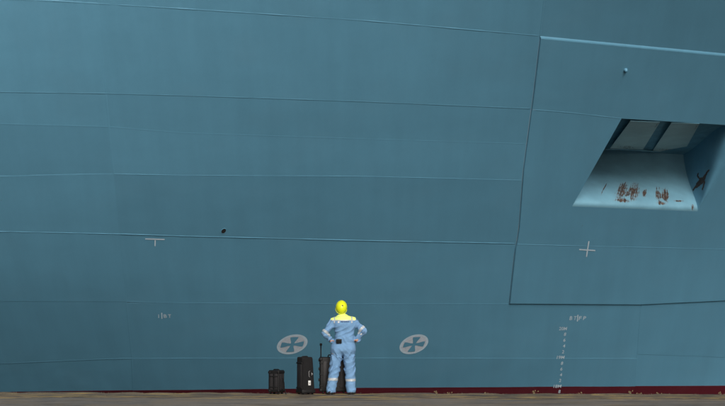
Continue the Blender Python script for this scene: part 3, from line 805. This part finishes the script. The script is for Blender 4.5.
trim('reflective_band', [((0, 0, 1.402), (0, 0, -1)), ((0, 0, 1.420), (0, 0, 1)), ((-.20, 0, 0), (-1, 0, 0)), ((.25, 0, 0), (1, 0, 0))], M_reflect, .006)
for xc in (-.140, .186): trim('reflective_band', [((xc - .012, 0, 0), (-1, 0, 0)), ((xc + .012, 0, 0), (1, 0, 0)), ((0, 0, 1.36), (0, 0, -1))], M_reflect, .009, (xc, 0, 1.45), .16)
for A, t0, t1 in ((LA, .80, .98), (RA, .74, .92)):
    a, e = Vector(A['s']), Vector(A['e']); d = (e - a).normalized(); L_ = (e - a).length
    trim('reflective_band', [(a + d * L_ * t0, -d), (a + d * L_ * t1, d)], M_reflect, .005, tuple(a + (e - a) * .9), .115)
for L_, z0, z1 in ((LL, .272, .322), (RL, .258, .306)):
    xk = L_['k'][0] * .45 + L_['a'][0] * .55
    trim('reflective_band', [((0, 0, z0), (0, 0, -1)), ((0, 0, z1), (0, 0, 1))], M_reflect, .005, (xk, 0, (z0 + z1) / 2), .16)
for x0, x1 in ((-.150, -.030), (.075, .195)): trim('back_pocket', [((x0, 0, 0), (-1, 0, 0)), ((x1, 0, 0), (1, 0, 0)), ((0, 0, .800), (0, 0, -1)), ((0, 0, .925), (0, 0, 1)), ((0, -.03, 0), (0, 1, 0))], M_cover, .0035, ((x0 + x1) / 2, -.1, .86), .2)
trim('back_seam', [((.018, 0, 0), (-1, 0, 0)), ((.030, 0, 0), (1, 0, 0)), ((0, 0, 1.04), (0, 0, -1)), ((0, 0, 1.40), (0, 0, 1)), ((0, -.03, 0), (0, 1, 0))], M_cover, .006, (.02, -.1, 1.2), .3)
trim('belt', [((0, 0, 1.010), (0, 0, -1)), ((0, 0, 1.035), (0, 0, 1))], M_cover, .006, (.045, .0, 1.02), .2)

from mathutils.bvhtree import BVHTree
bvh = BVHTree.FromPolygons([tuple(v) for v in CV], [tuple(int(i) for i in f) for f in CF])
def onback(x, z, lift):
    h = bvh.ray_cast(Vector((x, -1, z)), Vector((0, 1, 0))); return (h[0].x, h[0].y - lift, h[0].z) if h[0] else (x, -.12, z)
def backprint(txt, xc, z, wd, ht, mat, name):
    v, f = text_mesh(txt); v = np.array(v); v -= (v.max(0) + v.min(0)) / 2; v /= np.ptp(v, axis=0); 
    return mesh(name, [onback(xc + a * wd, z + b * ht, .006) for a, b in v], f, mat, person)
backprint('MAERSK', .066, 1.389, .165, .030, M_print, 'back_print')
st = [(r * math.cos(a), r * math.sin(a)) for i in range(14) for r, a in [((.026 if i % 2 == 0 else .012), math.pi / 2 + i * math.pi / 7)]]
mesh('back_emblem', [onback(-.062 + a, 1.382 + b, .006) for a, b in st] + [onback(-.062, 1.382, .006)], [(i, (i + 1) % 14, 14) for i in range(14)], M_white, person)
mesh('pocket_label', [onback(a, b, .008) for a, b in ((-.222 + .025, .778), (-.155, .764), (-.155, .778), (-.19, .796))], [(0, 1, 2, 3)], M_white, person)
mesh('sleeve_label', [onback(a, b, .008) for a, b in ((.355, 1.130), (.385, 1.150), (.378, 1.172), (.348, 1.150))], [(0, 1, 2, 3)], M_white, person)

# hard hat, tipped back with the head
hat = []; hf = []; nl, nm = 32, 14
HCc = np.array([-.010, .002, 1.668]); th = math.radians(46); fw2, up2 = np.array([0, math.cos(th), math.sin(th)]), np.array([0.10, -math.sin(th), math.cos(th)]); up2 /= np.linalg.norm(up2); rt2 = np.cross(fw2, up2); rt2 /= np.linalg.norm(rt2)
def hpt(x, y, z): return HCc + rt2 * x + fw2 * y + up2 * z
for j in range(nm + 1):
    ph = -0.5 + (math.pi / 2 + 0.5) * j / nm
    for i in range(nl):
        a = 2 * math.pi * i / nl; r = math.cos(ph); rid = 1 + 0.02 * (abs(math.sin(a)) > .97) * (j < nm - 1)
        hat.append(hpt(.109 * r * math.cos(a) * rid, .135 * r * math.sin(a) * rid, .117 * math.sin(ph) * rid))
hf = [(j * nl + i, j * nl + (i + 1) % nl, (j + 1) * nl + (i + 1) % nl, (j + 1) * nl + i) for j in range(nm) for i in range(nl)]
helmet = mesh('hard_hat', hat, hf, M_helm, person, True)
br = []
for k, (e, z) in enumerate([(-.6, -.052), (0.3, -.056), (0.3, -.062), (-.6, -.062)]):
    for i in range(nl):
        a = 2 * math.pi * i / nl; ext = .010 + .045 * max(0, math.sin(a)) ** 3
        br.append(hpt((.110 + e * .010) * math.cos(a), (.135 + e * ext) * math.sin(a), z - .01 * e * max(0, math.sin(a))))
mesh('brim', br, [(k * nl + i, k * nl + (i + 1) % nl, ((k + 1) % 4) * nl + (i + 1) % nl, ((k + 1) % 4) * nl + i) for k in range(4) for i in range(nl)], M_helm, helmet, True)
for z_, x_ in ((.020, .020),):
    bm = bmesh.new(); bmesh.ops.create_cone(bm, cap_ends=True, segments=14, radius1=.014, radius2=.011, depth=.014)
    d = np.array([x_ * .6, -.9, .45]); d /= np.linalg.norm(d); pc = HCc + np.array([.022, -.121, .026])
    q = Vector(d).to_track_quat('Z', 'Y')
    for v in bm.verts: v.co = q @ v.co + Vector(pc)
    bmobj('adjuster_knob', bm, simple('knob_red', (0.10, 0.03, 0.012), 0.5), helmet)

# pouch clipped to the belt
PX, PY, PZ = onback(-.055, 1.02, 0)
pouch = tag(empty('belt_pouch', (person.location.x + PX, person.location.y + PY, PZ - .045)), 'small black pouch clipped to the back of the coverall belt', 'pouch')
rbox('pouch_body', (.105, .06, .085), (0, -.022, .043), M_fabric, pouch, .016, 3)
rbox('flap', (.108, .02, .04), (0, -.050, .066), M_hblk, pouch, .007, 2)

# ------------------------------------------------------------------ the cases
def wheel(parent, x, y, r=.03, wd=.022):
    bm = bmesh.new(); bmesh.ops.create_cone(bm, cap_ends=True, segments=18, radius1=r, radius2=r, depth=wd)
    bmesh.ops.bevel(bm, geom=[e for e in bm.edges if len(e.link_faces) == 2 and abs(e.verts[0].co.z - e.verts[1].co.z) < 1e-5], offset=.004, segments=2, affect='EDGES')
    for v in bm.verts: v.co = Vector((v.co.z + x, v.co.x + y, v.co.y + r))
    wv = bmobj('wheel', bm, M_hblk, parent, False)
    rbox('hub', (wd + .004, .018, .018), (x, y, r), M_rib, wv, .004, 1)
def handle(name, parent, pts, r, mat): return tube(name, pts, r, mat, parent, 8)

# 1: small hard case with moulded panels
c1 = tag(empty('equipment_case', ((276.8 - CX) / F * 29.85, 29.87, 0), math.radians(-27)), 'small black hard case with ribbed panels, left of the taller cases', 'case')
c1['label'] = 'smallest black hard case with ribbed panels and a short top handle'
w, d, h = .235, .215, .422
rbox('case_shell', (w, d, h), (0, 0, .042 + h / 2), M_hblk, c1, .024, 3)
for x in (-.052, .052): rbox('raised_panel', (.062, .014, .30), (x, -d / 2 - .002, .245), M_rib, c1, .006, 2)
for z in (.14, .345): rbox('cross_rib', (.18, .020, .022), (0, -d / 2 - .003, z), M_hblk, c1, .005, 2)
for y in (-.06, 0, .06): rbox('side_rib', (.012, .030, .30), (w / 2 + .003, y, .245), M_rib, c1, .005, 2)
for sx in (-1, 1):
    for sz in (.075, .42): rbox('corner_guard', (.05, d + .012, .045), (sx * (w / 2 - .020), 0, sz), M_hblk, c1, .012, 2)
for z in (.18, .31): rbox('latch', (.016, .05, .036), (-w / 2 - .006, -.02, z), M_rib, c1, .004, 1)
handle('top_handle', c1, [(-.065, 0, .455), (-.06, 0, .470), (-.045, 0, .476), (.045, 0, .476), (.06, 0, .470), (.065, 0, .455)], .010, M_hblk)
for x in (-.085, .085): wheel(c1, x, .07); wheel(c1, x, -.07)
handle('strap', c1, [(w / 2, .05, .30), (w / 2 + .035, .03, .22), (w / 2 + .05, .02, .12), (w / 2 + .02, .01, .06)], .008, M_fabric)
handle('strap_end', c1, [(w / 2 + .05, .02, .12), (w / 2 + .085, .0, .04), (w / 2 + .105, -.01, .008)], .008, M_fabric)

# 2: tall soft-edged trolley case with a label
c2 = tag(empty('equipment_case', ((305.9 - CX) / F * 29.75, 29.80, 0), math.radians(28)), 'tall black case with a white label on its front, slimmer towards the top', 'case')
w, d, h = .275, .265, .675
def tp(co):
    t = co.z / h + .5; co.x = co.x * (1.0 - .16 * t) - .020 * t; co.y *= (1 - .06 * t)
rbox('case_shell', (w, d, h), (0, 0, .042 + h / 2), M_fabric, c2, .040, 4, taper=tp)
rbox('front_panel', (w - .07, .016, h - .12), (-.006, -d / 2 + .003, .36), M_fabric, c2, .007, 2, taper=lambda co: tp(co))
rbox('side_panel', (.014, d - .08, h - .16), (-w / 2 + .001, 0, .36), M_rib, c2, .006, 2)
for z in (.13, .60): rbox('side_strap', (.016, d - .03, .03), (-w / 2 - .002, 0, z), M_hblk, c2, .005, 1)
rbox('base_guard', (w + .012, d + .012, .07), (0, 0, .066), M_hblk, c2, .014, 2)
handle('top_handle', c2, [(-.085, 0, .70), (-.08, 0, .720), (-.06, 0, .726), (.02, 0, .726), (.04, 0, .720), (.045, 0, .70)], .010, M_hblk)
FY = -d / 2 - .0075
rbox('white_label', (.052, .004, .092), (.012, FY - .004, .225), M_white, c2, .001, 1)
rbox('label_print', (.028, .002, .030), (.012, FY - .0065, .225), M_grey, c2, .0, 1)
def stroke(pts, r=.0035): return handle('emblem_stroke', c2, [(x, FY - .002, z) for x, z in pts], r, M_grey)
stroke([(.020, .455), (-.002, .44), (.0, .40), (.002, .35), (.022, .335)]); stroke([(.052, .42), (.068, .40), (.066, .375), (.050, .378)]); stroke([(.05, .40), (.085, .392)])
for x in (-.10, .10): wheel(c2, x, .09); wheel(c2, x, -.09)

# 3: wide trunk with an extended pull handle
c3 = tag(empty('equipment_case', ((333.4 - CX) / F * 30.07, 30.09, 0), math.radians(4)), 'wide black case with raised pull handle standing behind the person\'s legs', 'case')
w, d, h = .525, .245, .665
rbox('case_shell', (w, d, h), (0, 0, .042 + h / 2), M_hblk, c3, .026, 3)
for x in (-.165, -.055, .055, .165): rbox('raised_panel', (.075, .014, h - .16), (x, -d / 2 - .002, .375), M_rib, c3, .006, 2)
for z in (.16, .375, .59): rbox('cross_rib', (w + .012, d + .012, .024), (0, 0, z), M_hblk, c3, .006, 2)
for z in (.27, .48, .65): rbox('latch', (.030, .07, .055), (-w / 2 - .010, -.03, z), M_hblk, c3, .006, 2)
for sx in (-1, 1):
    for sz in (.075, .665): rbox('corner_guard', (.06, d + .018, .06), (sx * (w / 2 - .022), 0, sz), M_hblk, c3, .014, 2)
handle('pull_handle', c3, [(-.238, .04, .62), (-.238, .04, .93)], .012, M_hblk); rbox('handle_grip', (.045, .10, .05), (-.238, .04, .945), M_hblk, c3, .014, 2)
handle('side_handle', c3, [(-.10, 0, .70), (-.098, 0, .735), (-.085, 0, .745), (-.06, 0, .745), (-.048, 0, .735), (-.045, 0, .70)], .012, M_hblk)
for x in (-.20, .20): wheel(c3, x, .08); wheel(c3, x, -.08)

# ------------------------------------------------------------------ weeds and grit on the quay edge
M_weed = simple('dry_weed', (0.15, 0.12, 0.06), 0.8, 0.4, 40.0)
def tuft(px, n, hgt, spread):
    n = int(n * .45); hgt *= .55; spread *= .8
    x0 = (px - CX) / F * 30.1; y0 = float(edgeY(x0)) - 0.07
    V = []; Fc = []
    for k in range(n):
        a = random.uniform(0, 6.28); r = random.uniform(0, .03); bx, by = r * math.cos(a), r * math.sin(a) * .5
        l = hgt * random.uniform(.45, 1.0); dx, dy = random.uniform(-1, 1) * spread, random.uniform(-.5, .3) * spread * .5
        wv = random.uniform(.003, .006); i = len(V)
        for t in (0, .4, .75, 1.0):
            cx_, cy_, cz = bx + dx * t * t, by + dy * t * t, l * (t - .25 * t * t * abs(dx) / (spread + 1e-6)); ww = wv * (1 - .85 * t)
            V += [(cx_ - ww, cy_, cz - .02 * (t == 0)), (cx_ + ww, cy_ + ww * .6, cz - .02 * (t == 0))]
        Fc += [(i + 2 * q, i + 2 * q + 1, i + 2 * q + 3, i + 2 * q + 2) for q in range(3)]
        if random.random() < .5:
            j = len(V); p = V[-1]; V += [(p[0] - .012, p[1], p[2] - .012), (p[0] + .012, p[1] + .004, p[2] - .008), (p[0] + .003, p[1] + .002, p[2] + .016)]; Fc.append((j, j + 1, j + 2))
    o = mesh('weed_tuft', V, Fc, M_weed); o.location = (x0, y0, 0.0)
    return tag(o, 'small dry straw-coloured weed tuft growing at the quay edge', 'weed', 'dry weeds along the quay edge')
for a in [(436, 16, .11, .05), (448, 14, .07, .06), (487, 14, .06, .08), (533, 22, .13, .10), (577, 14, .07, .06), (628, 18, .14, .07), (637, 16, .06, .08), (656, 16, .06, .10), (716, 14, .10, .05)]: tuft(*a)
V = []; Fc = []
for k in range(1100):
    x = random.uniform(-13, 13); y = float(edgeY(x)) - abs(random.gauss(0, .5)) - .05; s_ = random.uniform(.003, .010) * (1.6 if random.random() < .1 else 1)
    i = len(V); rz = random.uniform(0, 6.28)
    for q in range(4): V.append((x + s_ * math.cos(rz + q * 1.57) * random.uniform(.6, 1.3), y + s_ * math.sin(rz + q * 1.57) * random.uniform(.6, 1.3), -.002))
    V.append((x + random.uniform(-.3, .3) * s_, y, .010 + s_ * random.uniform(.5, 1.2)))
    Fc += [(i + q, i + (q + 1) % 4, i + 4) for q in range(4)]
gr = mesh('gravel', V, Fc, simple('grit', (0.10, 0.085, 0.065), 0.9, 0.6, 3.0)); tag(gr, 'scattered grit and small stones along the quay edge', 'gravel', kind='stuff')
